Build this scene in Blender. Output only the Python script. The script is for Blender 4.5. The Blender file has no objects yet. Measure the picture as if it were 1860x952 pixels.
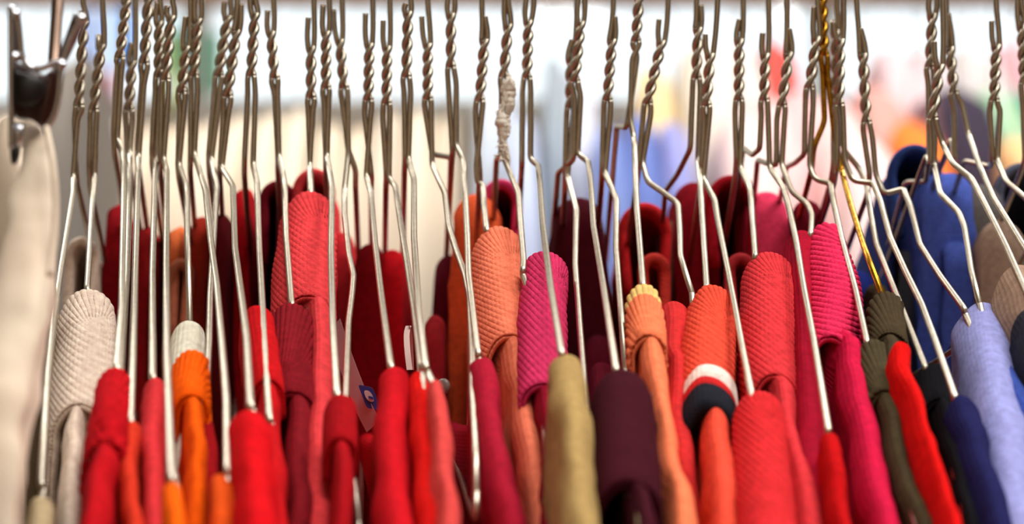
import bpy, math, random
from mathutils import Vector, Matrix, noise
random.seed(7)
S = bpy.context.scene
COL = S.collection
CZ = 1.35                     # height of the lens above the floor
F = 3600.0                    # focal length in pixels of the 1860 px wide frame
# ------------------------------------------------------------------ camera, world, lamps, exposure
cam_d = bpy.data.cameras.new('camera'); cam = bpy.data.objects.new('camera', cam_d); COL.objects.link(cam)
cam.location = (0, 0, CZ); cam.rotation_euler = (math.pi/2, 0, 0)
cam_d.sensor_width = 36.0; cam_d.lens = F/1860*36.0; cam_d.clip_start = .01
cam_d.dof.use_dof = True; cam_d.dof.focus_distance = .685; cam_d.dof.aperture_fstop = 6.6; cam_d.dof.aperture_blades = 0
S.camera = cam
W = bpy.data.worlds.new('world'); S.world = W; W.use_nodes = True
bgn = W.node_tree.nodes['Background']; bgn.inputs[0].default_value = (.86, .95, 1.0, 1); bgn.inputs[1].default_value = 1.7
def area(name, loc, size, power, color, target=None, sy=None):
    l = bpy.data.lights.new(name, 'AREA'); l.energy = power; l.color = color; l.size = size
    if sy: l.shape = 'RECTANGLE'; l.size_y = sy
    o = bpy.data.objects.new(name, l); COL.objects.link(o); o.location = loc
    if target is not None:
        o.rotation_euler = (Vector(target)-Vector(loc)).to_track_quat('-Z', 'Y').to_euler()
    return o
area('unseen_ceiling_lamp', (.15, .15, 2.75), .45, 14, (1, .985, .95), (-.1, .65, 1.3), .9)
area('unseen_ceiling_lamp', (.95, .65, 2.75), .4, 26, (1, .98, .95), (.15, .65, 1.3), .9)
area('unseen_ceiling_lamp', (0, 1.45, 2.85), 2.6, 17, (1, .985, .96), (0, 1.4, 1.3), .5)  # unseen lamp, put where the wire arms mirror it, to brighten them
area('unseen_ceiling_lamp', (-1.2, 2.0, 2.8), 1.6, 22, (1, .97, .93), (-.5, 2.7, 1.2), .5)
area('unseen_ceiling_lamp', (1.0, 2.0, 2.8), 1.6, 24, (1, .97, .95), (.3, 2.7, 1.2), .5)
area('unseen_ceiling_lamp', (0, -1.5, 2.8), 2.0, 22, (1, .95, .88), (0, -2.4, 1.2), .5)  # unseen lamp, added to brighten the front wall that the wire necks reflect
S.view_settings.view_transform = 'Standard'; S.view_settings.look = 'None'
S.view_settings.gamma = 1; S.view_settings.use_curve_mapping = False
S.view_settings.exposure = 0.0
try:
    S.cycles.use_denoising = True
    S.cycles.max_bounces = 8; S.cycles.diffuse_bounces = 2; S.cycles.glossy_bounces = 4
except Exception: pass

# ------------------------------------------------------------------ helpers
def P(x, y, Y):               # a point Y metres from the lens plane seen at pixel (x, y)
    return Vector(((x-930)/F*Y, Y, CZ-(y-476)/F*Y))
def lin(c):
    return tuple((v/255/12.92 if v/255 <= .04045 else ((v/255+.055)/1.055)**2.4) for v in c)+(1,)
def root(name, loc, label=None, cat=None, group=None):
    o = bpy.data.objects.new(name, None); o.empty_display_size = .01; COL.objects.link(o); o.location = loc
    tag(o, label, cat, group); return o
def tag(o, label=None, cat=None, group=None, kind=None):
    if label: o['label'] = label
    if cat: o['category'] = cat
    if group: o['group'] = group
    if kind: o['kind'] = kind
    return o
class MB:
    def __init__(s): s.v = []; s.f = []; s.uv = []; s.m = []
    def build(s, name, mats, parent=None, origin=None, smooth=True):
        org = Vector(origin) if origin is not None else (parent.matrix_basis.translation if parent else Vector((0, 0, 0)))
        p = parent
        while origin is None and p is not None and p.parent is not None:
            p = p.parent; org = org + p.matrix_basis.translation
        me = bpy.data.meshes.new(name)
        me.from_pydata([tuple(Vector(v)-org) for v in s.v], [], s.f)
        if not isinstance(mats, (list, tuple)): mats = [mats]
        for m in mats: me.materials.append(m)
        if s.m: me.polygons.foreach_set('material_index', s.m)
        me.polygons.foreach_set('use_smooth', [smooth]*len(me.polygons))
        if s.uv and len(s.uv) == len(s.v):
            ul = me.uv_layers.new(name='UVMap'); li = [0]*len(me.loops); me.loops.foreach_get('vertex_index', li)
            flat = []
            for i in li: flat += s.uv[i]
            ul.data.foreach_set('uv', flat)
        me.update()
        o = bpy.data.objects.new(name, me); COL.objects.link(o)
        if parent: o.parent = parent
        elif origin is not None: o.location = org
        return o
    def tube(s, pts, r, n=10, cap=True, rx=None):
        pts = [Vector(p) for p in pts]; N = len(pts); base = len(s.v); up = None
        for i, p in enumerate(pts):
            t = (pts[min(i+1, N-1)]-pts[max(i-1, 0)])
            t = t.normalized() if t.length > 1e-9 else Vector((0, 0, 1))
            if up is None:
                a = Vector((1, 0, 0)) if abs(t.x) < .8 else Vector((0, 1, 0))
                up = (a-t*a.dot(t)).normalized()
            else:
                up = (up-t*up.dot(t)); up = up.normalized() if up.length > 1e-6 else t.orthogonal().normalized()
            b = t.cross(up); rr = r[i] if isinstance(r, (list, tuple)) else r
            for k in range(n):
                a = 2*math.pi*k/n; s.v.append(p+up*math.cos(a)*rr+b*math.sin(a)*rr)
        for i in range(N-1):
            for k in range(n):
                a = base+i*n+k; b = base+i*n+(k+1) % n
                s.f.append((a, b, b+n, a+n))
        if cap:
            s.f.append(tuple(base+k for k in range(n))[::-1]); s.f.append(tuple(base+(N-1)*n+k for k in range(n)))
        return s
    def box(s, lo, hi):
        b = len(s.v); x0, y0, z0 = lo; x1, y1, z1 = hi
        s.v += [(x0, y0, z0), (x1, y0, z0), (x1, y1, z0), (x0, y1, z0), (x0, y0, z1), (x1, y0, z1), (x1, y1, z1), (x0, y1, z1)]
        s.f += [tuple(b+i for i in q) for q in ((0, 3, 2, 1), (4, 5, 6, 7), (0, 1, 5, 4), (1, 2, 6, 5), (2, 3, 7, 6), (3, 0, 4, 7))]
        return s
    def grid(s, rows, uvs=None):
        b = len(s.v); n = len(rows[0])
        for i, r in enumerate(rows):
            s.v += r; s.uv += uvs[i] if uvs else [(0, 0)]*n
        for i in range(len(rows)-1):
            for k in range(n-1):
                a = b+i*n+k; s.f.append((a, a+1, a+n+1, a+n))
        return s
def chaikin(pts, it=3):
    pts = [Vector(p) for p in pts]
    for _ in range(it):
        q = [pts[0]]
        for a, b in zip(pts, pts[1:]): q += [a*.75+b*.25, a*.25+b*.75]
        q.append(pts[-1]); pts = q
    return pts
def fillet(pts, r=.0024, n=5):
    pts = [Vector(p) for p in pts]; out = [pts[0]]
    for a, b, c in zip(pts, pts[1:], pts[2:]):
        l1, l2 = (a-b).length, (c-b).length
        d1 = min(r, l1*.45); d2 = min(r, l2*.45)
        if l1 < 1e-7 or l2 < 1e-7: out.append(b); continue
        p, q = b+(a-b)/l1*d1, b+(c-b)/l2*d2
        for i in range(n+1):
            t = i/n; out.append(p*(1-t)**2+b*2*t*(1-t)+q*t*t)
    out.append(pts[-1]); return out
def resample(st, n):          # st: list of 4-vectors (x, y, z, w)
    L = [0]
    for a, b in zip(st, st[1:]): L.append(L[-1]+(Vector(b[:3])-Vector(a[:3])).length)
    out = []; j = 0
    for i in range(n):
        d = L[-1]*i/(n-1)
        while j < len(L)-2 and L[j+1] < d: j += 1
        t = (d-L[j])/max(L[j+1]-L[j], 1e-9)
        out.append((tuple(st[j][k]*(1-t)+st[j+1][k]*t for k in range(4)), d))
    return out
def smooth4(st, it=2):
    st = [tuple(p) for p in st]
    for _ in range(it):
        q = [st[0]]
        for a, b in zip(st, st[1:]):
            q += [tuple(a[k]*.75+b[k]*.25 for k in range(4)), tuple(a[k]*.25+b[k]*.75 for k in range(4))]
        q.append(st[-1]); st = q
    return st

# ------------------------------------------------------------------ materials
def mat(name, color, rough=.5, metal=0, sheen=0, spec=.5):
    m = bpy.data.materials.new(name); m.use_nodes = True; b = m.node_tree.nodes['Principled BSDF']
    b.inputs['Base Color'].default_value = lin(color); b.inputs['Roughness'].default_value = rough
    b.inputs['Metallic'].default_value = metal; b.inputs['Specular IOR Level'].default_value = spec
    if sheen: b.inputs['Sheen Weight'].default_value = sheen; b.inputs['Sheen Roughness'].default_value = .4
    return m
def nd(m, t, **k):
    n = m.node_tree.nodes.new(t)
    for a, b in k.items(): setattr(n, a, b)
    return n
def math_n(m, op, a, b=None):
    n = nd(m, 'ShaderNodeMath', operation=op)
    for i, v in enumerate((a, b)):
        if v is None: continue
        if isinstance(v, (int, float)): n.inputs[i].default_value = v
        else: m.node_tree.links.new(v, n.inputs[i])
    return n.outputs[0]
def knit(name, color, pitch=.0010, depth=.0002, var=.09, sheen=0):
    m = mat(name, color, .92, 0, sheen, .06); nt = m.node_tree; L = nt.links; b = nt.nodes['Principled BSDF']
    b.inputs['Sheen Tint'].default_value = lin([min(255, c*.6+100) for c in color])
    uv = nd(m, 'ShaderNodeUVMap'); sp = nd(m, 'ShaderNodeSeparateXYZ'); L.new(uv.outputs[0], sp.inputs[0])
    u = math_n(m, 'DIVIDE', sp.outputs[0], pitch*1.3); v = math_n(m, 'DIVIDE', sp.outputs[1], pitch)
    pp = math_n(m, 'PINGPONG', u, .5)
    w1 = math_n(m, 'SINE', math_n(m, 'MULTIPLY', math_n(m, 'ADD', v, pp), 6.2832))
    w2 = math_n(m, 'ABSOLUTE', math_n(m, 'SINE', math_n(m, 'MULTIPLY', u, 3.1416)))
    h = math_n(m, 'ADD', math_n(m, 'MULTIPLY', w1, .35), w2)
    tc = nd(m, 'ShaderNodeTexCoord'); nz = nd(m, 'ShaderNodeTexNoise'); nz.inputs['Scale'].default_value = 900; nz.inputs['Detail'].default_value = 3
    L.new(tc.outputs['Object'], nz.inputs['Vector'])
    h = math_n(m, 'ADD', h, math_n(m, 'MULTIPLY', nz.outputs[0], .9))
    bp = nd(m, 'ShaderNodeBump'); bp.inputs['Distance'].default_value = depth; bp.inputs['Strength'].default_value = .6
    L.new(h, bp.inputs['Height']); L.new(bp.outputs[0], b.inputs['Normal'])
    n2 = nd(m, 'ShaderNodeTexNoise'); n2.inputs['Scale'].default_value = 420; n2.inputs['Detail'].default_value = 4; L.new(tc.outputs['Object'], n2.inputs['Vector'])
    r = nd(m, 'ShaderNodeValToRGB'); L.new(n2.outputs[0], r.inputs[0])
    r.color_ramp.elements[0].position = .3; r.color_ramp.elements[1].position = .7
    r.color_ramp.elements[0].color = lin([c*(1-var) for c in color]); r.color_ramp.elements[1].color = lin([min(255, c*(1+var*.6)+1) for c in color])
    L.new(r.outputs[0], b.inputs['Base Color'])
    return m
def wire_mat(name, c0, c1, rough):
    m = mat(name, c0, rough, 1.0); nt = m.node_tree; L = nt.links; b = nt.nodes['Principled BSDF']
    tc = nd(m, 'ShaderNodeTexCoord'); n = nd(m, 'ShaderNodeTexNoise'); n.inputs['Scale'].default_value = 350; n.inputs['Detail'].default_value = 4
    L.new(tc.outputs['Object'], n.inputs['Vector']); r = nd(m, 'ShaderNodeValToRGB'); L.new(n.outputs[0], r.inputs[0])
    r.color_ramp.elements[0].position = .32; r.color_ramp.elements[1].position = .6
    r.color_ramp.elements[0].color = lin(c0); r.color_ramp.elements[1].color = lin(c1); L.new(r.outputs[0], b.inputs['Base Color'])
    mr = nd(m, 'ShaderNodeMapRange'); L.new(n.outputs[0], mr.inputs[0]); mr.inputs[3].default_value = rough+.08; mr.inputs[4].default_value = rough-.05
    L.new(mr.outputs[0], b.inputs['Roughness'])
    bp = nd(m, 'ShaderNodeBump'); bp.inputs['Distance'].default_value = .00002; bp.inputs['Strength'].default_value = .3
    L.new(n.outputs[0], bp.inputs['Height']); L.new(bp.outputs[0], b.inputs['Normal'])
    return m
STEEL = wire_mat('galvanised_wire', (188, 179, 162), (200, 191, 174), .33)
GOLD = wire_mat('brass_wire', (170, 118, 30), (214, 160, 52), .25)
CHROME = mat('chrome', (200, 200, 205), .12, 1)
def noise_mat(name, c0, c1, scale=6, rough=.7):
    m = mat(name, c0, rough); nt = m.node_tree; L = nt.links; tc = nd(m, 'ShaderNodeTexCoord'); n = nd(m, 'ShaderNodeTexNoise')
    n.inputs['Scale'].default_value = scale; n.inputs['Detail'].default_value = 5
    L.new(tc.outputs['Object'], n.inputs['Vector']); r = nd(m, 'ShaderNodeValToRGB'); L.new(n.outputs[0], r.inputs[0])
    r.color_ramp.elements[0].color = lin(c0); r.color_ramp.elements[1].color = lin(c1); L.new(r.outputs[0], nt.nodes['Principled BSDF'].inputs['Base Color'])
    return m

# ------------------------------------------------------------------ the room
def struct(name, mb, m, **k): return tag(mb.build(name, m, smooth=False, **k), kind='structure')
struct('floor', MB().box((-4, -2.5, -.05), (4, 5.2, 0)), noise_mat('floor_vinyl', (150, 132, 112), (172, 154, 134), 3))
struct('ceiling', MB().box((-4, -2.5, 2.9), (4, 5.2, 2.95)), noise_mat('ceiling_paint', (228, 225, 218), (238, 236, 230), 2))
wallm = noise_mat('wall_paint', (226, 214, 196), (236, 226, 210), 2)
darkwall = noise_mat('shop_wall_brown', (150, 124, 100), (176, 150, 124), 3)
struct('wall_left', MB().box((-4.1, -2.5, 0), (-4, 5.2, 2.9)), darkwall)
struct('wall_right', MB().box((4, -2.5, 0), (4.1, 5.2, 2.9)), darkwall)
struct('wall_front', MB().box((-4, -2.6, 0), (4, -2.5, 2.9)), noise_mat('shop_wall_tan', (196, 168, 138), (214, 188, 158), 3))
# window wall: sill at row ~190, head far above the frame
WY = 5.0
sill = P(0, 205, WY).z; head = 2.5
struct('wall_back', MB().box((-4, WY, 0), (4, WY+.15, sill)).box((-4, WY, head), (4, WY+.15, 2.9)), wallm)
glass = bpy.data.materials.new('window_glass'); glass.use_nodes = True
_nt = glass.node_tree; _nt.nodes.clear(); _o = _nt.nodes.new('ShaderNodeOutputMaterial'); _t = _nt.nodes.new('ShaderNodeBsdfTransparent'); _g = _nt.nodes.new('ShaderNodeBsdfGlossy')
_m = _nt.nodes.new('ShaderNodeMixShader'); _g.inputs['Roughness'].default_value = .02; _m.inputs[0].default_value = .06
_nt.links.new(_t.outputs[0], _m.inputs[1]); _nt.links.new(_g.outputs[0], _m.inputs[2]); _nt.links.new(_m.outputs[0], _o.inputs[0])
framem = mat('window_frame_white', (225, 224, 220), .4)
xs = [-4, -2.4, -.8, .8, 2.4, 4]
for i in range(5):
    x0, x1 = xs[i], xs[i+1]
    w = tag(MB().box((x0, WY+.04, sill), (x0+.035, WY+.11, head)).box((x1-.035, WY+.04, sill), (x1, WY+.11, head))
            .box((x0+.035, WY+.04, sill), (x1-.035, WY+.11, sill+.04)).box((x0+.035, WY+.04, head-.04), (x1-.035, WY+.11, head))
            .build('window_%d' % (i+1), framem, smooth=False), kind='structure')
    MB().box((x0+.035, WY+.07, sill+.04), (x1-.035, WY+.076, head-.04)).build('pane', glass, w, smooth=False)
# wooden beam across the display, just under the top edge of the picture
beamm = noise_mat('beam_wood', (150, 104, 84), (190, 136, 100), 7, .5)
struct('trim_1', MB().box((-3.9, 4.0, P(0, 2, 4.0).z), (3.9, 4.12, P(0, 2, 4.0).z+.12)), beamm)

# paper posters hung in the window: flat sheets of plain colour
def poster(x0, x1, y0, y1, Y, c, label):
    m = mat('poster_paper', c, .6); b = m.node_tree.nodes['Principled BSDF']; nt = m.node_tree
    tr = nt.nodes.new('ShaderNodeBsdfTranslucent'); tr.inputs[0].default_value = lin(c); mx = nt.nodes.new('ShaderNodeMixShader'); mx.inputs[0].default_value = .7
    nt.links.new(b.outputs[0], mx.inputs[1]); nt.links.new(tr.outputs[0], mx.inputs[2]); nt.links.new(mx.outputs[0], nt.nodes['Material Output'].inputs[0])
    a = P(x0, y1, Y); c2 = P(x1, y0, Y)
    o = MB().box((a.x, Y-.001, a.z), (c2.x, Y+.001, c2.z)).build('window_poster', m, smooth=False, origin=((a.x+c2.x)/2, Y, a.z))
    tag(o, label, 'poster')
PY = WY+.03
poster(160, 184, 20, 190, PY, (60, 160, 235), 'narrow sky-blue poster in the bright window, farthest from the red garments')
poster(206, 244, 18, 128, PY, (110, 190, 245), 'light blue poster in the window between two twisted necks')
poster(180, 214, 130, 200, PY, (240, 190, 200), 'pale pink poster low in the window')
poster(296, 322, 60, 200, PY, (232, 236, 150), 'pale yellow poster in the window')
poster(318, 344, 40, 140, PY, (110, 215, 215), 'turquoise poster in the window')
poster(360, 404, 60, 170, PY, (196, 230, 212), 'pale mint green poster in the window')

# ------------------------------------------------------------------ drape: cloth laid over a narrow ridge
def drape_rows(st, nS, L, vr=1.0, nA=12, nB=8, fold=0., seed=0, rib=None, LL=None, tilt=0., lump=0., flare=.03, LF=None):
    vr1 = vr
    rs = resample(smooth4(st), nS); rows = []; uvs = []
    rnd = random.Random(seed); ph = [rnd.uniform(0, 6.28) for _ in range(6)]
    for (x, y, z, w), d in rs:
        vr = 1+(vr1-1)*min(1, d/.04) if vr1 > 1.5 else vr1
        row = []; uv = []
        us = []
        for k in range(nB, 0, -1): us.append((-1, 1, (k/nB)**1.6))
        for k in range(-nA, nA+1): us.append((0, k/nA, 0))
        for k in range(1, nB+1): us.append((1, 1, (k/nB)**1.6))
        L0 = L
        for sd, a, b in us:
            L = LL if (LL is not None and sd < 0) else L0
            if sd == 0:
                an = a*math.pi/2; px = w*math.sin(an); pz = w*vr*(math.cos(an)-1); s = an*w
                if px < 0: pz -= tilt*px*px/w
            else:
                an = sd*math.pi/2; px = sd*(w+b*L*(LF if (LF is not None and sd < 0) else flare)); pz = -w*vr-b*L-(tilt*w if sd < 0 else 0); s = sd*(math.pi/2*w+b*L)
                if fold:
                    k = min(1, b*L/.05)
                    px += fold*k*(math.sin(d*70+ph[0]+b*3)+.6*math.sin(d*140+ph[1]-b*4)+.5*math.sin(b*9+ph[2]))
            if lump:
                q3 = Vector(((x+px*.6)*55, y*55+seed*7.3, (z+pz)*55))
                nn = noise.noise(q3)+.5*noise.noise(q3*2.3)
                px += lump*nn*(.4+.6*abs(math.sin(an))); pz += lump*.8*nn*math.cos(an)
            if rib:
                amp, ci, per, z0 = rib
                # fan of ribs around a centre low on the right, straight diagonals below it
                lx = px+(x-ci[0]); lz = (z+pz)-ci[1]
                ang = math.atan2(lz, lx); lim = math.radians(180-z0)
                if 0 < ang < lim: phs = ci[2]*ang
                else:
                    nx, nz = math.cos(lim+math.pi/2), math.sin(lim+math.pi/2)
                    phs = ci[2]*lim+(lx*nx+lz*nz)
                q = math.sin(phs/per*2*math.pi); q = math.copysign(abs(q)**.6, q)
                rr = amp*q
                nxn, nzn = math.sin(an), math.cos(an)
                row.append(Vector((x+px+nxn*rr, y-.5*rr, z+pz+nzn*rr))); uv.append((s, d))
            else:
                row.append(Vector((x+px, y, z+pz))); uv.append((s, d))
        L = L0
        rows.append(row); uvs.append(uv)
    return rows, uvs

# ------------------------------------------------------------------ hangers
# k: row where the shoulder wire leaves the neck; s: steepness of the arm; st: stem x at the picture top; cut: the short wire end
# tw: twist top and bottom; fr: visible front wire; bk: back wire beside the neck
H = {}
def depth(row, k, s, D=.75):
    if row <= k: return D
    return D-D*(row-k)/(F*s+row-476)
HL = [
 ('a', dict(st=149, cut=None, tw=((152, 40), (143, 192)), k=325, s=.52, fr=[(141, 215), (133, 322), (133, 350), (111, 485), (97, 586), (87, 683), (74, 880)], lab='slightly blurred wire hanger with a speckled neck beside the beige trousers')),
 ('b', dict(st=186, cut=None, tw=((184, 82), (170, 200)), k=330, s=.577, fr=[(175, 222), (172, 320), (167, 377), (158, 527)], bk=[(164, 225), (162, 300)], lab='wire hanger whose arm runs into the pale pink ribbed collar')),
 ('c', dict(st=229, cut=None, tw=((230, 2), (217, 105)), k=268, s=.50, fr=[(221, 130), (213, 255), (224, 278), (225, 330), (221, 560), (211, 670)], bk=[(213, 115), (207, 240)], lab='wire hanger entering the crimson gathered collar next to the pale pink one')),
 ('d', dict(st=246, cut=(240, 78), tw=((240, 112), (234, 200)), k=275, s=.53, D=.758, fr=[(240, 225), (236, 280), (235, 350), (231, 500), (222, 640), (213, 760), (207, 850), (204, 902)], bk=[(229, 222), (232, 280)], lab='wire hanger with its bare lower tip showing in front of the crimson collar')),
 ('e', dict(st=270, cut=None, tw=((270, -6), (262, 115)), k=285, s=.5, fr=[(262, 150), (252, 285), (250, 330), (244, 560), (237, 767)], bk=[(258, 140), (250, 260)], lab='wire hanger holding the thin orange-red garment with a wavy edge')),
 ('f', dict(st=290, cut=(286, 5), tw=((289, 40), (288, 140)), k=290, s=.5, fr=[(290, 170), (284, 290), (281, 330), (277, 500), (277, 687)], bk=[(282, 165), (276, 270)], lab='wire hanger in the narrow coral-red garment')),
 ('g', dict(st=313, cut=(304, 12), tw=((311, 30), (300, 145)), k=300, s=.44, D=.744, fr=[(306, 170), (297, 290), (303, 310), (302, 480), (303, 640), (311, 870)], bk=[(294, 175), (291, 280)], lab='wire hanger reaching down to the small bright orange shoulder')),
 ('h', dict(st=346, cut=(337, 30), tw=((338, 85), (330, 168)), k=315, s=.577, fr=[(335, 190), (325, 300), (339, 340), (340, 420), (345, 586)], bk=[(327, 195), (323, 300)], lab='wire hanger entering the cream collar with the orange one below')),
 ('i', dict(st=366, cut=(355, -10), tw=((360, 35), (352, 138)), k=300, s=.47, fr=[(359, 165), (353, 280), (366, 322), (373, 345), (382, 430), (394, 518), (403, 620), (411, 725), (413, 855)], bk=[(347, 165), (346, 290)], lab='wire hanger crossing its neighbour and ending in the burnt orange shoulder')),
 ('j', dict(st=418, cut=(408, 5), tw=((414, 30), (397, 138)), k=300, s=.55, D=.756, fr=[(400, 165), (384, 290), (394, 340), (389, 420), (382, 535), (380, 620), (373, 752)], bk=[(390, 165), (379, 280)], lab='wire hanger that slants the other way behind the crossing one')),
 ('k', dict(st=432, cut=(438, 8), tw=((430, 55), (413, 175)), k=308, s=.42, fr=[(416, 200), (403, 305), (423, 338), (427, 451), (438, 535), (448, 612), (455, 738)], bk=[(406, 205), (400, 300)], lab='wire hanger entering the rounded bright red shoulder')),
 ('l', dict(st=463, cut=(455, -5), tw=((463, 25), (456, 138)), k=305, s=.52, D=.746, fr=[(464, 170), (460, 300), (467, 330), (471, 450), (479, 600), (489, 762)], bk=[(450, 170), (444, 290)], lab='wire hanger running past the maroon ribbed collar into the red one')),
 ('m', dict(st=497, cut=(486, 20), tw=((492, 58), (499, 142)), k=300, s=.577, fr=[(504, 170), (507, 285), (517, 330), (520, 430), (530, 555)], bk=[(499, 170), (505, 290)], lab='wire hanger entering the maroon ribbed collar')),
 ('n', dict(st=570, cut=(560, 32), tw=((565, 85), (565, 178)), k=310, s=.577, fr=[(568, 200), (563, 300), (564, 352)], bk=[(560, 205), (563, 290)], lab='wire hanger hidden at once behind the tall coral-red ribbed collar')),
 ('o', dict(st=598, cut=(587, 10), tw=((592, 58), (592, 160)), k=290, s=.50, fr=[(597, 180), (594, 285), (603, 340), (601, 460), (604, 580), (612, 718)], bk=[(589, 185), (592, 280)], lab='wire hanger along the edge of the coral-red collar, ending in the small dark red one')),
 ('p', dict(st=621, cut=(606, 18), tw=((617, 72), (625, 160)), k=330, s=.54, D=.757, fr=[(632, 190), (633, 280), (626, 345), (626, 390), (633, 461), (642, 500), (640, 530), (633, 585), (628, 720), (637, 815), (652, 950)], bk=[(622, 185), (632, 270), (646, 308)], lab='wire hanger with a sharp sideways bend beside the white care tag')),
 ('q', dict(st=677, cut=(664, 25), tw=((671, 80), (669, 182)), k=332, s=.45, fr=[(674, 205), (665, 320), (674, 350), (681, 440), (693, 540), (710, 667)], bk=[(662, 205), (675, 320)], lab='wire hanger entering the broad red shoulder next to the care tag')),
 ('r', dict(st=708, cut=(696, 37), tw=((703, 85), (702, 188)), k=330, s=.45, fr=[(708, 215), (706, 325), (718, 338), (727, 400), (738, 470), (752, 560), (765, 667)], bk=[(696, 215), (702, 320)], lab='wire hanger doubled with its neighbour above the scarlet strip')),
 ('s', dict(st=746, cut=(737, 8), tw=((741, 22), (738, 140)), k=300, s=.46, D=.746, fr=[(746, 165), (742, 290), (752, 325), (752, 430), (760, 560), (773, 667)], bk=[(734, 165), (736, 290)], lab='straight wire hanger close behind the doubled one above the scarlet strip')),
 ('t', dict(st=776, cut=(766, 30), tw=((777, 80), (777, 180)), k=305, s=.56, fr=[(783, 205), (785, 300), (808, 350), (815, 410), (827, 450), (845, 500), (853, 540), (858, 640), (858, 710), (863, 800), (865, 895)], bk=[(773, 205), (785, 280)], rb=[(819, 286), (817, 345)], lab='wire hanger with two shoulder bends and a bare tip at the picture bottom')),
 ('u', dict(st=826, cut=(814, -5), tw=((819, 25), (819, 122)), k=280, s=.56, fr=[(829, 150), (828, 265), (842, 292), (845, 350), (849, 430), (851, 500), (868, 642)], bk=[(814, 150), (822, 275)], lab='wire hanger passing the coral orange collar into the crimson garment')),
 ('v', dict(st=875, cut=(881, 30), tw=((880, 72), (871, 183)), k=335, s=.577, fr=[(875, 210), (866, 300), (868, 332), (877, 336), (879, 370), (884, 418)], bk=[(864, 205), (872, 320)], lab='wire hanger entering the large coral orange ribbed collar')),
 ('w', dict(st=922, cut=(917, -10), tw=((923, 45), (915, 140)), k=300, s=.577, fr=[(921, 170), (912, 280), (928, 318), (942, 350), (946, 410), (951, 474), (950, 490)], bk=[(911, 165), (910, 280)], rb=[(902, 288), (899, 345)], lab='wire hanger with white fluff stuck around its neck')),
 ('x', dict(st=970, cut=(956, -5), tw=((960, 38), (957, 142)), k=294, s=.42, fr=[(964, 165), (963, 290), (977, 300), (981, 340), (986, 410), (1000, 520), (1020, 642)], bk=[(949, 165), (948, 300)], rb=[(947, 320), (945, 360)], lab='thick-looking wire hanger crossing the magenta collar into the khaki garment')),
 ('y', dict(st=1062, cut=(1050, -5), tw=((1055, 40), (1044, 148)), k=287, s=.46, fr=[(1055, 175), (1049, 280), (1068, 293), (1073, 330), (1078, 410), (1096, 520), (1119, 672)], bk=[(1044, 175), (1042, 290)], rb=[(1014, 313), (1010, 360)], lab='wire hanger with a square shoulder step above the dark maroon cuff')),
 ('z', dict(st=1048, cut=(1039, 72), tw=((1037, 105), (1036, 195)), k=335, s=.55, D=.757, fr=[(1041, 215), (1031, 320), (1047, 380), (1045, 480), (1053, 590), (1065, 742)], bk=[(1029, 215), (1027, 300)], lab='wire hanger in the gap between the khaki and the maroon garments')),
 ('aa', dict(st=1115, cut=(1117, 30), tw=((1112, 72), (1103, 182)), k=320, s=.55, fr=[(1109, 205), (1099, 315), (1120, 362), (1119, 450), (1125, 530), (1137, 672)], bk=[(1096, 205), (1094, 310)], lab='wire hanger just beside the narrow peach collar, in front of the red loop')),
 ('ab', dict(st=1163, cut=None, tw=((1161, -8), (1155, 75)), k=245, s=.577, fr=[(1148, 105), (1145, 215), (1152, 252), (1157, 380), (1168, 518)], bk=[(1158, 100), (1138, 232)], rb=[(1120, 229), (1112, 330)], lab='wire hanger entering the narrow peach collar')),
 ('ac', dict(st=1214, cut=(1197, 35), tw=((1202, 75), (1176, 188)), k=315, s=.577, fr=[(1182, 210), (1167, 295), (1176, 330), (1205, 350), (1232, 370), (1235, 420), (1236, 465), (1257, 534)], bk=[(1168, 215), (1160, 300)], lab='leaning wire hanger with a long sloped shoulder above the vermilion collar')),
 ('ad', dict(st=1265, cut=(1273, 10), tw=((1268, 50), (1265, 142)), k=300, s=.577, fr=[(1272, 165), (1268, 290), (1272, 330), (1279, 450), (1284, 523)], bk=[(1258, 170), (1254, 270)], rb=[(1230, 318), (1208, 348)], lab='wire hanger entering the vermilion collar with striped edge')),
 ('ae', dict(st=1304, cut=(1281, 62), tw=((1290, 98), (1283, 192)), k=335, s=.52, D=.744, fr=[(1288, 215), (1277, 325), (1298, 362), (1304, 400), (1322, 490), (1350, 640), (1367, 723)], bk=[(1279, 215), (1274, 300)], lab='wire hanger running between the vermilion and the rose red collars')),
 ('af', dict(st=1350, cut=(1343, 35), tw=((1343, 72), (1342, 182)), k=315, s=.577, fr=[(1348, 205), (1345, 305), (1363, 343), (1367, 400), (1372, 465)], bk=[(1335, 205), (1338, 290)], lab='wire hanger entering the rose red collar')),
 ('ag', dict(st=1396, cut=(1385, 60), tw=((1390, 98), (1388, 182)), k=310, s=.54, D=.747, fr=[(1395, 205), (1398, 305), (1424, 342), (1434, 380), (1447, 441), (1461, 528), (1478, 616), (1505, 782)], bk=[(1383, 205), (1380, 270)], rb=[(1366, 282), (1350, 268)], lab='wire hanger crossing the dark pink body down to the small red tip')),
 ('ah', dict(st=1429, cut=(1433, 52), tw=((1433, 95), (1420, 192)), k=320, s=.577, fr=[(1425, 215), (1420, 300), (1438, 348), (1468, 372), (1475, 390), (1473, 425)], bk=[(1411, 215), (1410, 300)], rb=[(1390, 296), (1376, 290)], lab='wire hanger just left behind the hot pink ribbed collar')),
 ('ai', dict(st=1484, cut=(1478, 12), tw=((1483, 68), (1470, 160)), k=318, s=.56, fr=[(1477, 190), (1470, 300), (1480, 326), (1509, 333), (1515, 370), (1528, 430), (1555, 530), (1575, 622)], bk=[(1463, 180), (1461, 280)], rb=[(1444, 296), (1428, 304)], lab='wire hanger with a flat square step behind the hot pink collar tip')),
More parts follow.
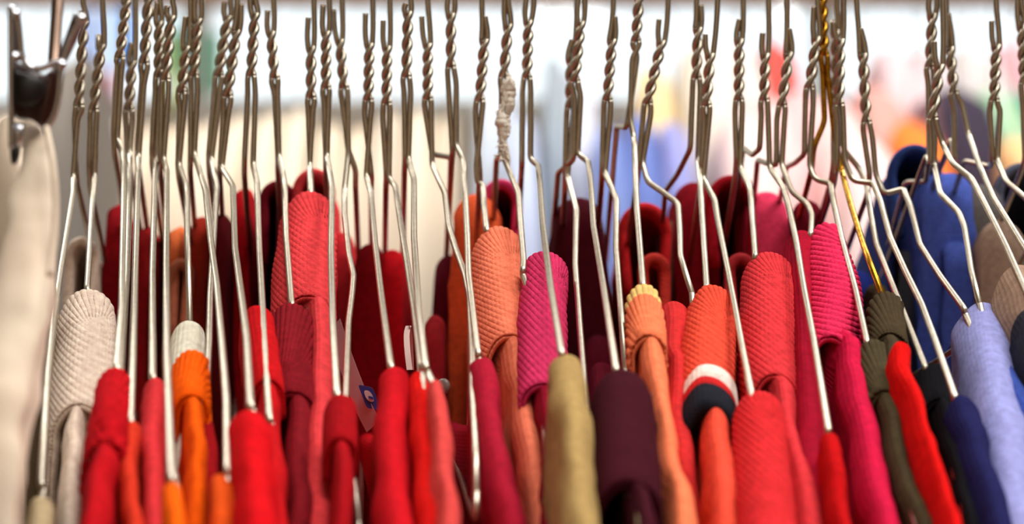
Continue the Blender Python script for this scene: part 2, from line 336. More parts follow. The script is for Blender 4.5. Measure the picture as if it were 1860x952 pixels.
 ('aj', dict(st=1491, cut=None, gold=1, tw=((1493, -5), (1497, 100)), k=300, s=.577, D=.752, fr=[(1503, 130), (1515, 240), (1529, 310), (1545, 370), (1570, 450), (1603, 537)], bk=[(1494, 130), (1498, 220), (1478, 268)], lab='brass-coloured wire hanger, the only golden one')),
 ('ak', dict(st=1532, cut=(1513, 40), tw=((1526, 72), (1524, 190)), k=322, s=.54, D=.744, fr=[(1532, 220), (1534, 290), (1548, 328), (1586, 333), (1600, 367), (1617, 431), (1644, 491), (1674, 552), (1698, 616), (1735, 722)], bk=[(1521, 220), (1520, 300)], lab='wire hanger with a long flat step reaching the navy garment')),
 ('al', dict(st=1519, cut=None, tw=((1518, 55), (1520, 180)), k=318, s=.54, D=.759, fr=[(1528, 210), (1531, 270), (1560, 305), (1574, 334), (1582, 390), (1592, 444), (1621, 518), (1650, 590), (1681, 668)], bk=[(1514, 210), (1514, 300)], lab='wire hanger entering the black collar beside the scarlet ridge')),
 ('am', dict(st=1555, cut=(1563, 52), tw=((1567, 97), (1574, 222)), k=345, s=.50, fr=[(1584, 245), (1591, 318), (1606, 353), (1641, 343), (1654, 374), (1671, 444), (1708, 502), (1752, 562)], bk=[(1568, 240), (1580, 318)], lab='wire hanger arching over the navy sweater into the periwinkle shoulder')),
 ('an', dict(st=1702, cut=(1687, -4), tw=((1694, 25), (1689, 122)), k=310, s=.577, fr=[(1697, 150), (1697, 300), (1708, 352), (1742, 386), (1752, 411), (1765, 495), (1780, 553)], bk=[(1686, 150), (1688, 290)], rb=[(1682, 330), (1645, 331)], lab='wire hanger lying on the blue sweater')),
 ('ao', dict(st=1712, cut=(1697, 75), tw=((1707, 118), (1694, 215)), k=270, s=.577, D=.742, fr=[(1704, 235), (1712, 262), (1730, 297), (1766, 325), (1789, 370), (1826, 444), (1860, 520), (1900, 610)], bk=[(1690, 240), (1690, 300)], lab='wire hanger with a speckled arm over the taupe sweater')),
 ('ap', dict(st=1718, cut=(1722, 25), tw=((1725, 85), (1733, 168)), k=240, s=.56, D=.76, fr=[(1748, 190), (1760, 245), (1779, 300), (1805, 360), (1860, 448), (1900, 510)], bk=[(1733, 200), (1734, 290)], lab='dark-necked wire hanger curving outward over the grey garments')),
 ('aq', dict(st=1808, cut=(1801, 38), tw=((1810, 82), (1806, 182)), k=300, s=.577, fr=[(1817, 200), (1812, 292), (1828, 330), (1865, 362), (1900, 400)], bk=[(1798, 200), (1804, 292)], rb=[(1800, 303), (1752, 292)], lab='last complete wire hanger before the bright green background garment')),
 ('ar', dict(st=1853, cut=(1848, -5), tw=((1856, 45), (1861, 150)), k=300, s=.577, fr=[(1868, 200), (1870, 300), (1900, 350)], bk=[(1858, 200), (1862, 290)], lab='wire hanger cut off by the picture edge')),
]
RAILZ = CZ+.139+.012
RW = .00112
def build_hanger(key, h, inner):
    D = h.get('D', .75); k, s = h['k'], h['s']; M = GOLD if h.get('gold') else STEEL
    (xt, yt), (xb, yb) = h['tw']
    rt = root('wire_hanger', P(xb, yb, D), h['lab'], 'hanger', 'wire clothes hangers on the rail')
    top, bot = P(xt, yt, D), P(xb, yb, D)
    L = (top-bot).length; n = max(2, round(L/.75*D/D*(F)/28/1.0*1.0/ (1/ .75) /1000*1000/ F * F /F*1.0)) if False else max(2, round((yb-yt)/28.0))
    helix = [[], []]; N = n*12
    for i in range(N+1):
        t = i/N; c = bot.lerp(top, t); ph = n*math.pi*t
        for q in (0, 1):
            a = ph+q*math.pi; R = RW*(.98 if 0.02 < t < .98 else 1.0)
            helix[q].append(c+Vector((R*math.cos(a), R*math.sin(a), 0)))
    # which strand is on the stem side at the top
    if h.get('cut'):
        stem_right = h['st'] > h['cut'][0]
    else: stem_right = True
    a_right = math.cos(n*math.pi) > 0
    sq = 0 if a_right == stem_right else 1
    cq = 1-sq
    mb = MB(); mb.tube(helix[sq], RW, 10); 
    cp = helix[cq]
    if h.get('cut'):
        ct = h['cut']; off = P(ct[0], ct[1], D)
        if ct[1] > -15 and ct[1] < yt: cp = cp+chaikin([cp[-1], cp[-1].lerp(off, .35)+Vector((.0004*(1 if not stem_right else -1), 0, 0)), off], 2)[1:]
        else: cp = cp+[off] if ct[1] < yt else cp
    else: cp = cp+[cp[-1]+Vector((0, .0006, .004))]
    mb.tube(cp, RW, 10)
    mb.build('twisted_neck', M, rt)
    # hook: up from the twist, round over the rail
    e = helix[sq][-1]; s0 = P(h['st'], 0, D) if yt > 10 else P(h['st'], -25, D)
    pts = [e]
    if yt > 10: pts += [e.lerp(s0, .4)+Vector((.0003, 0, 0)), s0]
    x = s0.x; zc = RAILZ; R = .0165; cy = .75
    pts.append(Vector((x, D, max(s0.z+.002, zc-.026))))
    hp = []
    for i in range(0, 15):
        a = math.radians(-50+i*18.5)     # angle from +Y axis side, over the top
        hp.append(Vector((x, cy+R*math.cos(a), zc+R*math.sin(a))))
    pts = chaikin(pts+hp, 2)
    MB().tube(pts, RW, 8).build('hook', M, rt)
    # front arm
    fr = [P(x_, y_, depth(y_, k, s, D)) for x_, y_ in h['fr']]
    fr = [helix[0][0], helix[0][0]+Vector((.0002, 0, -.0015))]+fr
    if inner: q = fr[-1]-fr[-2]; q = q.normalized()*.0035; fr.append(fr[-1]+Vector((q.x, .0012, q.z)))
    fr += inner
    last = fr[-1]
    fr = fillet(fr)
    MB().tube(fr, RW, 10).build('front_arm', M, rt)
    # back arm mirrors the front one behind the neck
    kz = P(0, k, D).z
    b0 = [P(x_, y_, D+.0008) for x_, y_ in h.get('bk', [(xb-8, yb+25), (xb-4, k)])]
    xk = b0[-1].x; drift = (last.x-P(h['fr'][0][0], k, D).x)*.45
    bk = [helix[1][0], helix[1][0]+Vector((-.0002, 0, -.0015))]+b0
    if 'rb' in h:
        (xa, ya), (xc, yc) = h['rb']
        bk += [P(xa, ya, D+.018), P(xc, yc, D+.03)]
        base = bk[-1]
    else:
        base = Vector((xk-drift*.05, D+.006, kz-.002)); bk.append(base)
    tip = Vector((base.x-drift, D+.165, kz-.165*s)); bk.append(tip)
    bk = fillet(bk)
    MB().tube(bk, RW, 8).build('back_arm', M, rt)
    # bottom bar from tip to tip
    f = Vector(last)
    bar = chaikin([f, f+Vector((0, -.004, -.004)), f+Vector((0, -.002, -.010)), Vector((tip.x, tip.y, tip.z-.010)), Vector((tip.x, tip.y+.004, tip.z-.004)), tip], 2)
    MB().tube(bar, RW, 8).build('bottom_bar', M, rt)

# ------------------------------------------------------------------ garments
# c: ribbed collar stations (x, row, half width) from the crown to the rim; b: shoulder ridge stations; rear: the back of the neck (x, row, half width, distance, open loop?)
G = [
 dict(h='a', n='tan_top', col=(205, 180, 140), c=None, b=[(72, 900, 26), (72, 960, 34), (72, 1020, 38)], rear=(92, 560, 16, .80, 0), lab='tan top only showing its rounded tip at the lower picture edge', cat='top'),
 dict(h='b', n='pink_beige_sweater', ra=27, ll=.03, col=(252, 222, 202), c=[(158, 528, 48), (152, 620, 56), (146, 700, 53), (142, 728, 50)], rib=1, hollow=1, b=[(134, 756, 15), (130, 850, 20), (128, 960, 24)], rear=(150, 440, 22, .79, 1), lab='pale pink-beige sweater with a tall ribbed collar and dark hollow below', cat='sweater', cl=.02),
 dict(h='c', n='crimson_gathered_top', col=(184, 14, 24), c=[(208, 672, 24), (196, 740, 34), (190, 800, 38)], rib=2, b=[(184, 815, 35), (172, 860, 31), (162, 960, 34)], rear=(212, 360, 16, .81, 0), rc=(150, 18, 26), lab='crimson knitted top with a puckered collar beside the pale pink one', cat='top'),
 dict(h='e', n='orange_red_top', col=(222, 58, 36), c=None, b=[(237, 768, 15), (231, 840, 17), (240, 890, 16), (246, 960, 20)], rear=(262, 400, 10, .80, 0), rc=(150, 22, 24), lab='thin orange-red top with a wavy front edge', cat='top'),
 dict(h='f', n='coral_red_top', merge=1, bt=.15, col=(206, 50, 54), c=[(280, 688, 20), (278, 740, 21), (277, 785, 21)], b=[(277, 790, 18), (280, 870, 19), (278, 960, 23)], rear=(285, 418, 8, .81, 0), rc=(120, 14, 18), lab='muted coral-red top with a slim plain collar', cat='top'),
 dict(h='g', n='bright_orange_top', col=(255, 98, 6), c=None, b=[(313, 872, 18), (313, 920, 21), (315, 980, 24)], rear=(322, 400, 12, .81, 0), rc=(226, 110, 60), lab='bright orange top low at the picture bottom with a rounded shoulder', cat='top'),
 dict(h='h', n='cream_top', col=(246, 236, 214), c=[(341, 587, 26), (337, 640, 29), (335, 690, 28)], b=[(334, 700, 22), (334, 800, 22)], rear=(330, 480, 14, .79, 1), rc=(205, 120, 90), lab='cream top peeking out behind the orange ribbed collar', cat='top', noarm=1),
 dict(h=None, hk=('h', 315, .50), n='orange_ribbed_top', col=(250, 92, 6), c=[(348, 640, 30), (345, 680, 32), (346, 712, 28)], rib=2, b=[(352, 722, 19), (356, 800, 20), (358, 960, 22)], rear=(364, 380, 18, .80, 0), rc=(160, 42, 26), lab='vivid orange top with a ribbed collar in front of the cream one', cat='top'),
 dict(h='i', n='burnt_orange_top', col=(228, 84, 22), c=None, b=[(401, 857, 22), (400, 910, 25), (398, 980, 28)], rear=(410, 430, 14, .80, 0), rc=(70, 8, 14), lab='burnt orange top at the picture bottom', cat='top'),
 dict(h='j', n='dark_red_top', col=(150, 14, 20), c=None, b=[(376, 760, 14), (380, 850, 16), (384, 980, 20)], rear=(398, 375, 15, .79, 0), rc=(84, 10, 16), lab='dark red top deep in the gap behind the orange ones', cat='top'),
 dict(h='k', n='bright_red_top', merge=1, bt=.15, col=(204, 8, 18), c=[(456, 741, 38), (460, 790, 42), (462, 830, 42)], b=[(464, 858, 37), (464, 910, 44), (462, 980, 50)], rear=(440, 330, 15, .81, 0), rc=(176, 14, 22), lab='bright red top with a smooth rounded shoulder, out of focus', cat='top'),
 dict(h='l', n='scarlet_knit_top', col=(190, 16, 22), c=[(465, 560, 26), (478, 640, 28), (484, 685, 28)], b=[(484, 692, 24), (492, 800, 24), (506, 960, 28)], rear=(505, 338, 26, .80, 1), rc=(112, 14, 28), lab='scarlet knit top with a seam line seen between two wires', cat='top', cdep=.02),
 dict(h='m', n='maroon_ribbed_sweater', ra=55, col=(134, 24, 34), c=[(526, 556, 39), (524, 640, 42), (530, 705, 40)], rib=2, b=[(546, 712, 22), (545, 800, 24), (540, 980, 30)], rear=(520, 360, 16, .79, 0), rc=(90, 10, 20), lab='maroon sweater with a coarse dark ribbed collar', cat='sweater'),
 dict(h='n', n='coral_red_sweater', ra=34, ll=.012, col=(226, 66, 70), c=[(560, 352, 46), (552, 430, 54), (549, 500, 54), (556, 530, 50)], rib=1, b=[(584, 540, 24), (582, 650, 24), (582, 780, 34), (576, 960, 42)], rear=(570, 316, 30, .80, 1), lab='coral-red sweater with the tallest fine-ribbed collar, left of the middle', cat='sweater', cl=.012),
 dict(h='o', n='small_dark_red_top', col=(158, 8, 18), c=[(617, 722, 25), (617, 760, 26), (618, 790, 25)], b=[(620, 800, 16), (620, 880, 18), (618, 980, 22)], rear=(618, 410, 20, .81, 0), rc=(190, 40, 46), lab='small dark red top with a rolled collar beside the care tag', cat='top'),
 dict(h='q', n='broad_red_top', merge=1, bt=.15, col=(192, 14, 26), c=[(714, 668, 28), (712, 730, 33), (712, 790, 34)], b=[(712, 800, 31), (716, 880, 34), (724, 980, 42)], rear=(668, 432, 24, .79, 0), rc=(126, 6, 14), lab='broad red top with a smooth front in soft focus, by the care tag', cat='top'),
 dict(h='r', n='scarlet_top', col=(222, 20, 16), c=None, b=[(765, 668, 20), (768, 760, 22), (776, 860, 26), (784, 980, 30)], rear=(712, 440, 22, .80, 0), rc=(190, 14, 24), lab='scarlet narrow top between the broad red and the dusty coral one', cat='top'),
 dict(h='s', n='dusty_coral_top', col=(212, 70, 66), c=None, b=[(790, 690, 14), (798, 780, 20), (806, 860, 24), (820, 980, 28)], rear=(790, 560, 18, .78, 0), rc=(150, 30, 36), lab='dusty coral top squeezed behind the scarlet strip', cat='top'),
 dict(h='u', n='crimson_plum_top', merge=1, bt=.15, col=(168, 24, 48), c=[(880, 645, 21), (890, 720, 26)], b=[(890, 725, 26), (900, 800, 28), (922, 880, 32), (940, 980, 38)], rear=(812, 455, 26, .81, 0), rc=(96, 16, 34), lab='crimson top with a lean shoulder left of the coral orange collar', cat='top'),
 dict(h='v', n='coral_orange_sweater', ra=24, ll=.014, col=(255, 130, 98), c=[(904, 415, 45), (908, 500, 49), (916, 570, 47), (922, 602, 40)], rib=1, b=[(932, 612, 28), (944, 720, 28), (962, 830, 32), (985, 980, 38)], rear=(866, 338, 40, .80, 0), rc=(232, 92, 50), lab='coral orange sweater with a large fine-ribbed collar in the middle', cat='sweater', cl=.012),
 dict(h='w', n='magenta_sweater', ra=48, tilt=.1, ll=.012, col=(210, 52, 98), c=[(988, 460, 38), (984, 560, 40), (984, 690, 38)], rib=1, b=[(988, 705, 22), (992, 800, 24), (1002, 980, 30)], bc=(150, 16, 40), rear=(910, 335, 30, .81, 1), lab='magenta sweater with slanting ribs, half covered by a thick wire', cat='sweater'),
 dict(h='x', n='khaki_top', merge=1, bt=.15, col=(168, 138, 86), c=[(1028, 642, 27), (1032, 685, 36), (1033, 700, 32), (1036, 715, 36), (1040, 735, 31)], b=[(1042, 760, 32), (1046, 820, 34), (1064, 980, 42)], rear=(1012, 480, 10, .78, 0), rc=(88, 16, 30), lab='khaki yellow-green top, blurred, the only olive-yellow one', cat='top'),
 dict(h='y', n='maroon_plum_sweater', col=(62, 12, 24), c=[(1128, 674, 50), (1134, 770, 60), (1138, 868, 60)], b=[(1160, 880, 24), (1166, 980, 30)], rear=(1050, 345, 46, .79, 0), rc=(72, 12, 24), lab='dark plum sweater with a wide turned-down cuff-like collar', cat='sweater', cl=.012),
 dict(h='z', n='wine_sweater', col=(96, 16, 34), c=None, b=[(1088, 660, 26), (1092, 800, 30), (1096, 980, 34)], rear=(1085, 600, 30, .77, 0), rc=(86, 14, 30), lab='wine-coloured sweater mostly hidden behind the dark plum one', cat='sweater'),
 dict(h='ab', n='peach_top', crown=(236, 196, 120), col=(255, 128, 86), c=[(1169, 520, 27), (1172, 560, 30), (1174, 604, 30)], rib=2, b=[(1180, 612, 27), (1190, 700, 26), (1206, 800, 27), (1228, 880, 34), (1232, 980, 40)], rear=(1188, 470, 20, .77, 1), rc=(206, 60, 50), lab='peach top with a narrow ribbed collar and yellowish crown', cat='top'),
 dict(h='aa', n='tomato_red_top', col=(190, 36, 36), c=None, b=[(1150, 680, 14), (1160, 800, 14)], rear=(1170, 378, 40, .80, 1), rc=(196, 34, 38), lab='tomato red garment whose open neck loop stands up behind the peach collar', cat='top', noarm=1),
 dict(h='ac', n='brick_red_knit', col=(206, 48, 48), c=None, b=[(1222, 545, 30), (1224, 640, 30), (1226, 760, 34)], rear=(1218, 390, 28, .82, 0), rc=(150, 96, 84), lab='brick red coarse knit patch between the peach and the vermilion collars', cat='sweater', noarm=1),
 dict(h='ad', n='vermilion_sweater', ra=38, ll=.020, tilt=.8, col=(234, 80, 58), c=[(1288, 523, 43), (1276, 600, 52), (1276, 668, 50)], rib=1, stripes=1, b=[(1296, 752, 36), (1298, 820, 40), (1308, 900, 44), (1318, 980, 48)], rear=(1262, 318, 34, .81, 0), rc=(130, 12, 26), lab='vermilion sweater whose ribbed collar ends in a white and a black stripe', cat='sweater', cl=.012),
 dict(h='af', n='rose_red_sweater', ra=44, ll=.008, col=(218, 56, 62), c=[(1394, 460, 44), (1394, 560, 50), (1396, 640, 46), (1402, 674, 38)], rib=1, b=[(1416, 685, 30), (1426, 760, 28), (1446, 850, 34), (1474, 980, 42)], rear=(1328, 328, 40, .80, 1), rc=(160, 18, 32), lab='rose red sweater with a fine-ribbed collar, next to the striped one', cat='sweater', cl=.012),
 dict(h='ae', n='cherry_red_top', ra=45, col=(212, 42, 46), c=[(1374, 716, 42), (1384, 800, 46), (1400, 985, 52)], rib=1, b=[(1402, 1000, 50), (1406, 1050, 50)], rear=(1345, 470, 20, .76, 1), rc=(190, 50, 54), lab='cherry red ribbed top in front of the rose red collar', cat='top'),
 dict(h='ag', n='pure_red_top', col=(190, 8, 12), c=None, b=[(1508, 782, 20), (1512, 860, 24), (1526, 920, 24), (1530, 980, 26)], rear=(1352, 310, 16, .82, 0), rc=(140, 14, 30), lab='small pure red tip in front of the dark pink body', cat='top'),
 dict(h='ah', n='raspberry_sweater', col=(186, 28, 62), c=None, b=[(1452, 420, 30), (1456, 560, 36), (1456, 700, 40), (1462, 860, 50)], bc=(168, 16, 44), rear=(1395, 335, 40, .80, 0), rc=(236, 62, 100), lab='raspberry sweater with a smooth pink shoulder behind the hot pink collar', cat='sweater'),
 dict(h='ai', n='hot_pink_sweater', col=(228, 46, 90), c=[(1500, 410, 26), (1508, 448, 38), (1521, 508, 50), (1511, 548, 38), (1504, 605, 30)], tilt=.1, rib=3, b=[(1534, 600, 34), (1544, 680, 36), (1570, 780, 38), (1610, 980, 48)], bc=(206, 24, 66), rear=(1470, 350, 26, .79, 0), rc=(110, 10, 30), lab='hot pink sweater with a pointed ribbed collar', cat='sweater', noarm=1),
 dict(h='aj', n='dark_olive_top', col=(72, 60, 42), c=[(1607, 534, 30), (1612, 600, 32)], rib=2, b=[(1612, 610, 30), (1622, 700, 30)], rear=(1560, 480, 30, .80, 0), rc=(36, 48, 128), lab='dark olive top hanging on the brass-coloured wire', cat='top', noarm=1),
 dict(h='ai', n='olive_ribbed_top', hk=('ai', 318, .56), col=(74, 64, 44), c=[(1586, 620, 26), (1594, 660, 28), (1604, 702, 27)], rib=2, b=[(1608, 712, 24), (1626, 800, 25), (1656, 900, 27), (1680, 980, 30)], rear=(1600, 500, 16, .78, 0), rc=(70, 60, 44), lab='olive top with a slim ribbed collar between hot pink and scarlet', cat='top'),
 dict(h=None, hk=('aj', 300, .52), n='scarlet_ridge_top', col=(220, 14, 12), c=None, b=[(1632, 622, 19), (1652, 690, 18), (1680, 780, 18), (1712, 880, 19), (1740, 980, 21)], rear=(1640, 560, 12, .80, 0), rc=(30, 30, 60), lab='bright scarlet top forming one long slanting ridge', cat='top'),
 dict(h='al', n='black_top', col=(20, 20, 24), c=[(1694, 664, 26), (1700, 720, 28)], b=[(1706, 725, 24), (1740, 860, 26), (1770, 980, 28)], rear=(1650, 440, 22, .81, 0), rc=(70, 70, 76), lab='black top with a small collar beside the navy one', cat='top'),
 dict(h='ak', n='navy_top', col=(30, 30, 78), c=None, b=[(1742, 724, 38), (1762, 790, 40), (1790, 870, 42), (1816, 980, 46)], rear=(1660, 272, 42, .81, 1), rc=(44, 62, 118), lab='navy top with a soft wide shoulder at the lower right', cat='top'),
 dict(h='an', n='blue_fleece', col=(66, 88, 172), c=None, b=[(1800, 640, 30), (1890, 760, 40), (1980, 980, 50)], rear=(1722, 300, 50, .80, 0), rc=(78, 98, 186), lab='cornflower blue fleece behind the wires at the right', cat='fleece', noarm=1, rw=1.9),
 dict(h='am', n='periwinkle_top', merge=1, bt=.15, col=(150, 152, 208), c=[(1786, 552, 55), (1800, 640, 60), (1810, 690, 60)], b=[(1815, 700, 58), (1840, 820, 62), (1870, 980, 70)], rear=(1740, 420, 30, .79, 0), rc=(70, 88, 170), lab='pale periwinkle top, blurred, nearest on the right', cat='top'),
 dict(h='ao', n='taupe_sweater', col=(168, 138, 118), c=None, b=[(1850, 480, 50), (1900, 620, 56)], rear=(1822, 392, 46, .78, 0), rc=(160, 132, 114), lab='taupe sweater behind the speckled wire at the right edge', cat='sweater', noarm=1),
 dict(h='ap', n='charcoal_sweater', col=(52, 52, 62), c=None, b=[(1870, 560, 40), (1930, 700, 50)], rear=(1780, 320, 40, .80, 0), rc=(104, 98, 96), lab='charcoal grey sweater at the right edge', cat='sweater', noarm=1, rw=1.6),
 dict(h='aq', n='grey_sweater', col=(110, 110, 128), c=None, b=[(1930, 480, 40), (1980, 600, 46)], rear=(1856, 305, 44, .81, 1), rc=(96, 98, 118), lab='blue-grey sweater with an open neck at the right edge', cat='sweater', noarm=1),
]
HD = dict(HL)
inner = {k: [] for k, _ in HL}
# garments with no data entry of their own hang on a neighbour's hanger line (two garments on one hanger)
for g in G:
    if g['h']:
        h = HD[g['h']]; k, s, D = h['k'], h['s'], h.get('D', .75)
    else:
        _, k, s = g['hk']; D = .748
    g['_'] = (k, s, D)
    dd = lambda r: depth(r, k, s, D)
    st_c = [P(x, y, dd(y)) for x, y, w in (g['c'] or [])]
    pts_b = [(x, y, w) for x, y, w in g['b']]
    if g['h'] and not g.get('noarm') and not inner[g['h']]:
        path = []
        lastrow = HD[g['h']]['fr'][-1][1]
        for (x, y, w) in (g['c'] or [])[1:]+pts_b:
            if y < lastrow+8: continue
            yy = y+.45*w+9
            Y = dd(y)
            if y > 1000: continue
            path.append(P(x, yy, Y))
        inner[g['h']] = path[:6]

def build_garment(g, idx):
    x0_ = g['b'][0][0]; g['LF'] = .14 if x0_ > 1230 else (.07 if x0_ > 600 else .03)
    if x0_ > 900 and not g.get('merge'):
        g['b'] = [g['b'][0] if (i_ == 0 and not g['c']) else (x_+.2*w_, y_, w_*.78) for i_, (x_, y_, w_) in enumerate(g['b'])]
    k, s, D = g['_']; dd = lambda r: depth(r, k, s, D)
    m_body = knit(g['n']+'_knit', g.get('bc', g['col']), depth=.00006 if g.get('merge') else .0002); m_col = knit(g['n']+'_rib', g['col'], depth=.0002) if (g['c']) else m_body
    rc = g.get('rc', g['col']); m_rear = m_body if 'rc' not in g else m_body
    c = g['c'] or []
    if g.get('merge'): g['b'] = c+g['b']; c = []
    first = (c or g['b'])[0]; o = P(first[0], first[1], dd(first[1]))
    name = {'sweater': 'knitted_sweater', 'top': 'knitted_shirt', 'fleece': 'fleece_sweater'}[g['cat']]
    rt = root(name, o, g['lab'], g['cat'])
    def S4(x, y, w, back=0., low=0.):
        Y = dd(y)+back; p = P(x, y, Y); return (p.x, p.y, p.z-low, w/F*Y)
    # front part of the body
    st = []
    if c:
        x, y, w = c[0]; st.append(S4(x, y+26, w*.62, .004, .001))
        for x, y, w in c[1:-1]: st.append(S4(x, y+22, w*.66, .003))
        x, y, w = c[-1]; bx, by, bw = g['b'][0]
        st.append(S4((x+bx)/2, y+4, min(w*.72, bw), .001))
    for x, y, w in g['b']: st.append(S4(x, y, w))
    lx, ly, lw = g['b'][-1]; e = st[-1]
    st.append((e[0]+.001, e[1]-.022, e[2]-.022, e[3]*1.08)); st.append((e[0]+.002, e[1]-.032, e[2]-.07, e[3]*1.15)); st.append((e[0]+.002, e[1]-.034, e[2]-.26, e[3]*1.2))
    rnd = random.Random(idx)
    mb = MB(); r, u = drape_rows(st, 70, .30, g.get('vr', 2.1), 12, 8, fold=.0012, seed=idx, lump=.0018, tilt=g.get('bt', .6), LF=g['LF']); mb.grid(r, u)
    # back part
    rx, ry, rw, rY, loop = g['rear']
    p = P(rx, ry, rY); w = rw/F*rY
    back = []
    if not loop:
        back += [(p.x, p.y-.012, p.z-.20, w*1.5), (p.x, p.y-.010, p.z-.05, w*1.3), (p.x, p.y-.007, p.z-.018, w*1.1), (p.x, p.y-.002, p.z-.002, w*.9)]
    ww = g.get('rw', 1.25)
    back += [(p.x, p.y, p.z, w), (p.x, p.y+.04, p.z-.012, w*ww), (p.x, p.y+.14, p.z-.085, w*ww), (p.x, p.y+.16, p.z-.12, w*ww), (p.x, p.y+.165, p.z-.32, w*ww)]
    mbr = MB(); r, u = drape_rows(back, 50, .30, 1.25, 10, 7, fold=.0014, seed=idx+50, lump=.0018); mbr.grid(r, u)
    # the middle under the neck opening
    a = st[0]
    if p.y-a[1] > .01 and not g.get('nomid'):
        wm = min(a[3], w)*.9
        mid = [(p.x, p.y-.004, min(p.z, a[2])-.035, wm), ((p.x+a[0])/2, (p.y+a[1])/2, min(p.z, a[2])-.03, wm), (a[0], a[1]+.002, a[2]-.022, wm)]
        r, u = drape_rows(mid, 8, .30, 1.0, 6, 6, fold=.0006, seed=idx+9); mb.grid(r, u)
    b_o = mb.build('body', m_body, rt)
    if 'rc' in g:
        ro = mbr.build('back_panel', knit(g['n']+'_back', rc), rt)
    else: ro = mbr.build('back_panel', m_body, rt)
    sm = ro.modifiers.new('thickness', 'SOLIDIFY'); sm.thickness = .0016; sm.offset = -1
    if loop:   # rolled neckband round the open back of the neck
        pts = []
        for i in range(-14, 15):
            a_ = i/10*math.pi/2
            if abs(i) <= 10: pts.append(Vector((p.x+w*math.sin(a_), p.y-.001, p.z+w*1.25*(math.cos(a_)-1))))
            else:
                q = abs(i)-10; pts.append(Vector((p.x+math.copysign(w*(1-.05*q), i), p.y-.001-.002*q, p.z-w*1.25-q*.006)))
        mt = MB().tube(pts, .0022, 10); mt.uv = [(i*.0005 % 1, i*.0003) for i in range(len(mt.v))]
        mt.build('neckband', knit(g['n']+'_band', rc), rt)
    # collar
    if c:
        rib = None; cst = [S4(x, y, w) for x, y, w in c]
        x0, y0, w0 = c[0]; Yc = dd(y0+w0); mode = g.get('rib', 0)
        if mode:
            f = 1/F*Yc
            if mode == 1: cp = P(x0+w0*.6, y0+1.7*w0, Yc); rib = (.00014, (cp.x, cp.z, 1.6*w0*f), .00160, g.get('ra', 30))
            elif mode == 2: cp = P(x0+w0*.2, y0+5*w0, Yc); rib = (.00032, (cp.x, cp.z, 5*w0*f), .0018, g.get('ra', 60))
            else: cp = P(x0+w0*2.6, y0+2.0*w0, Yc); rib = (.00030, (cp.x, cp.z, 2.8*w0*f), .0018, g.get('ra', 14))
        Lc = g.get('cl', .007); hi = bool(mode)
        # the rim turns in under itself
        ex = cst[-1]
        mbc = MB()
        main = cst+[(ex[0]+.0002, ex[1]-.0012, ex[2]-.0014, ex[3]*.98)]
        r, u = drape_rows(main, 150 if hi else 50, Lc, 1.0, 44 if hi else 14, 18 if hi else 6, rib=rib, LL=g.get('ll'), tilt=g.get('tilt', .38), lump=.0007, seed=idx); 
        # crown closes smoothly: first rows pinch inwards
        mbc.grid(r, u)
        if g.get('crown'): mbc.m = [1 if i < len(mbc.f)*.2 else 0 for i in range(len(mbc.f))]
        lip = [(ex[0]+.0002, ex[1]-.0012, ex[2]-.0014, ex[3]*.98), (ex[0]+.0002, ex[1]-.0006, ex[2]-.0026, ex[3]*.9), (ex[0], ex[1]+.004, ex[2]-.0024, ex[3]*.86)]
        if not g.get('stripes'):
            r, u = drape_rows(lip, 8, Lc, 1.0, 14, 6, LL=g.get('ll'), tilt=g.get('tilt', .38), lump=.0007, seed=idx); mbc.grid(r, u)
        if mbc.m: mbc.m += [0]*(len(mbc.f)-len(mbc.m))
        oc = mbc.build('collar', [m_col, knit(g['n']+'_crown', g['crown'])] if g.get('crown') else m_col, rt)
        so = oc.modifiers.new('thickness', 'SOLIDIFY'); so.thickness = .0009; so.offset = -1
        if mode and not g.get('merge'):
            fz = MB(); cand = [(r_, q_) for r_ in range(0, 150) for q_ in (18, 24, 30, 36, 62, 80, 88, 94, 100, 104)]
            rf, uf = drape_rows(main, 150, Lc, 1.0, 44, 18, rib=None, LL=g.get('ll'), tilt=g.get('tilt', .38), lump=.0007, seed=idx)
            cx_ = cst[len(cst)//2][0]
            for _ in range(260):
                q_ = rnd.choice((16, 19, 22, 25, 99, 102, 90, 40)) if rnd.random() < .7 else rnd.randrange(18, 106)
                r_ = int(149*rnd.random()**1.4); p0 = rf[r_][q_]; sx = -1 if p0.x < cx_ else 1
                d = Vector((sx*rnd.uniform(.2, 1), -.5, rnd.uniform(-.4, 1))).normalized(); l = rnd.uniform(.0005, .0016)
                e1 = p0+d*l*.5; e2 = e1+(d+Vector((rnd.uniform(-1, 1), 0, rnd.uniform(-1, 1)))).normalized()*l*.5
                fz.tube([p0, e1, e2], .00004, 3, cap=False)
            tag(fz.build('fuzz', m_col, rt), kind='stuff')
        if g.get('stripes'):
            bands = [('white_stripe', (1282, 668, 51), (1280, 690, 50), (240, 222, 210)), ('red_stripe', (1280, 690, 49), (1281, 702, 49), (205, 40, 40)), ('black_stripe', (1281, 702, 50), (1284, 738, 50), (32, 34, 42))]
            for nm, a1, a2, cc in bands:
                q = MB(); A = S4(*a1); B = S4(*a2)
                mid = tuple((A[j]+B[j])/2 for j in range(4)); mid = (mid[0], mid[1]-.0006, mid[2]+.0004, mid[3]*1.03)
                stt = [A, mid, B]
                if nm == 'black_stripe': stt.append((B[0], B[1]+.003, B[2]-.003, B[3]*.88))
                r, u = drape_rows(stt, 14, Lc, 1.0, 20, 8, LL=g.get('ll'), tilt=g.get('tilt', .38), lump=.0007, seed=idx); q.grid(r, u)
                bo = q.build(nm, knit(nm+'_knit', cc), rt); bo['label'] = nm.replace('_', ' ')+' along the collar rim'
                sb = bo.modifiers.new('thickness', 'SOLIDIFY'); sb.thickness = .0012; sb.offset = -1
for i, g in enumerate(G): build_garment(g, i)
for key, h in HL: build_hanger(key, h, inner[key])

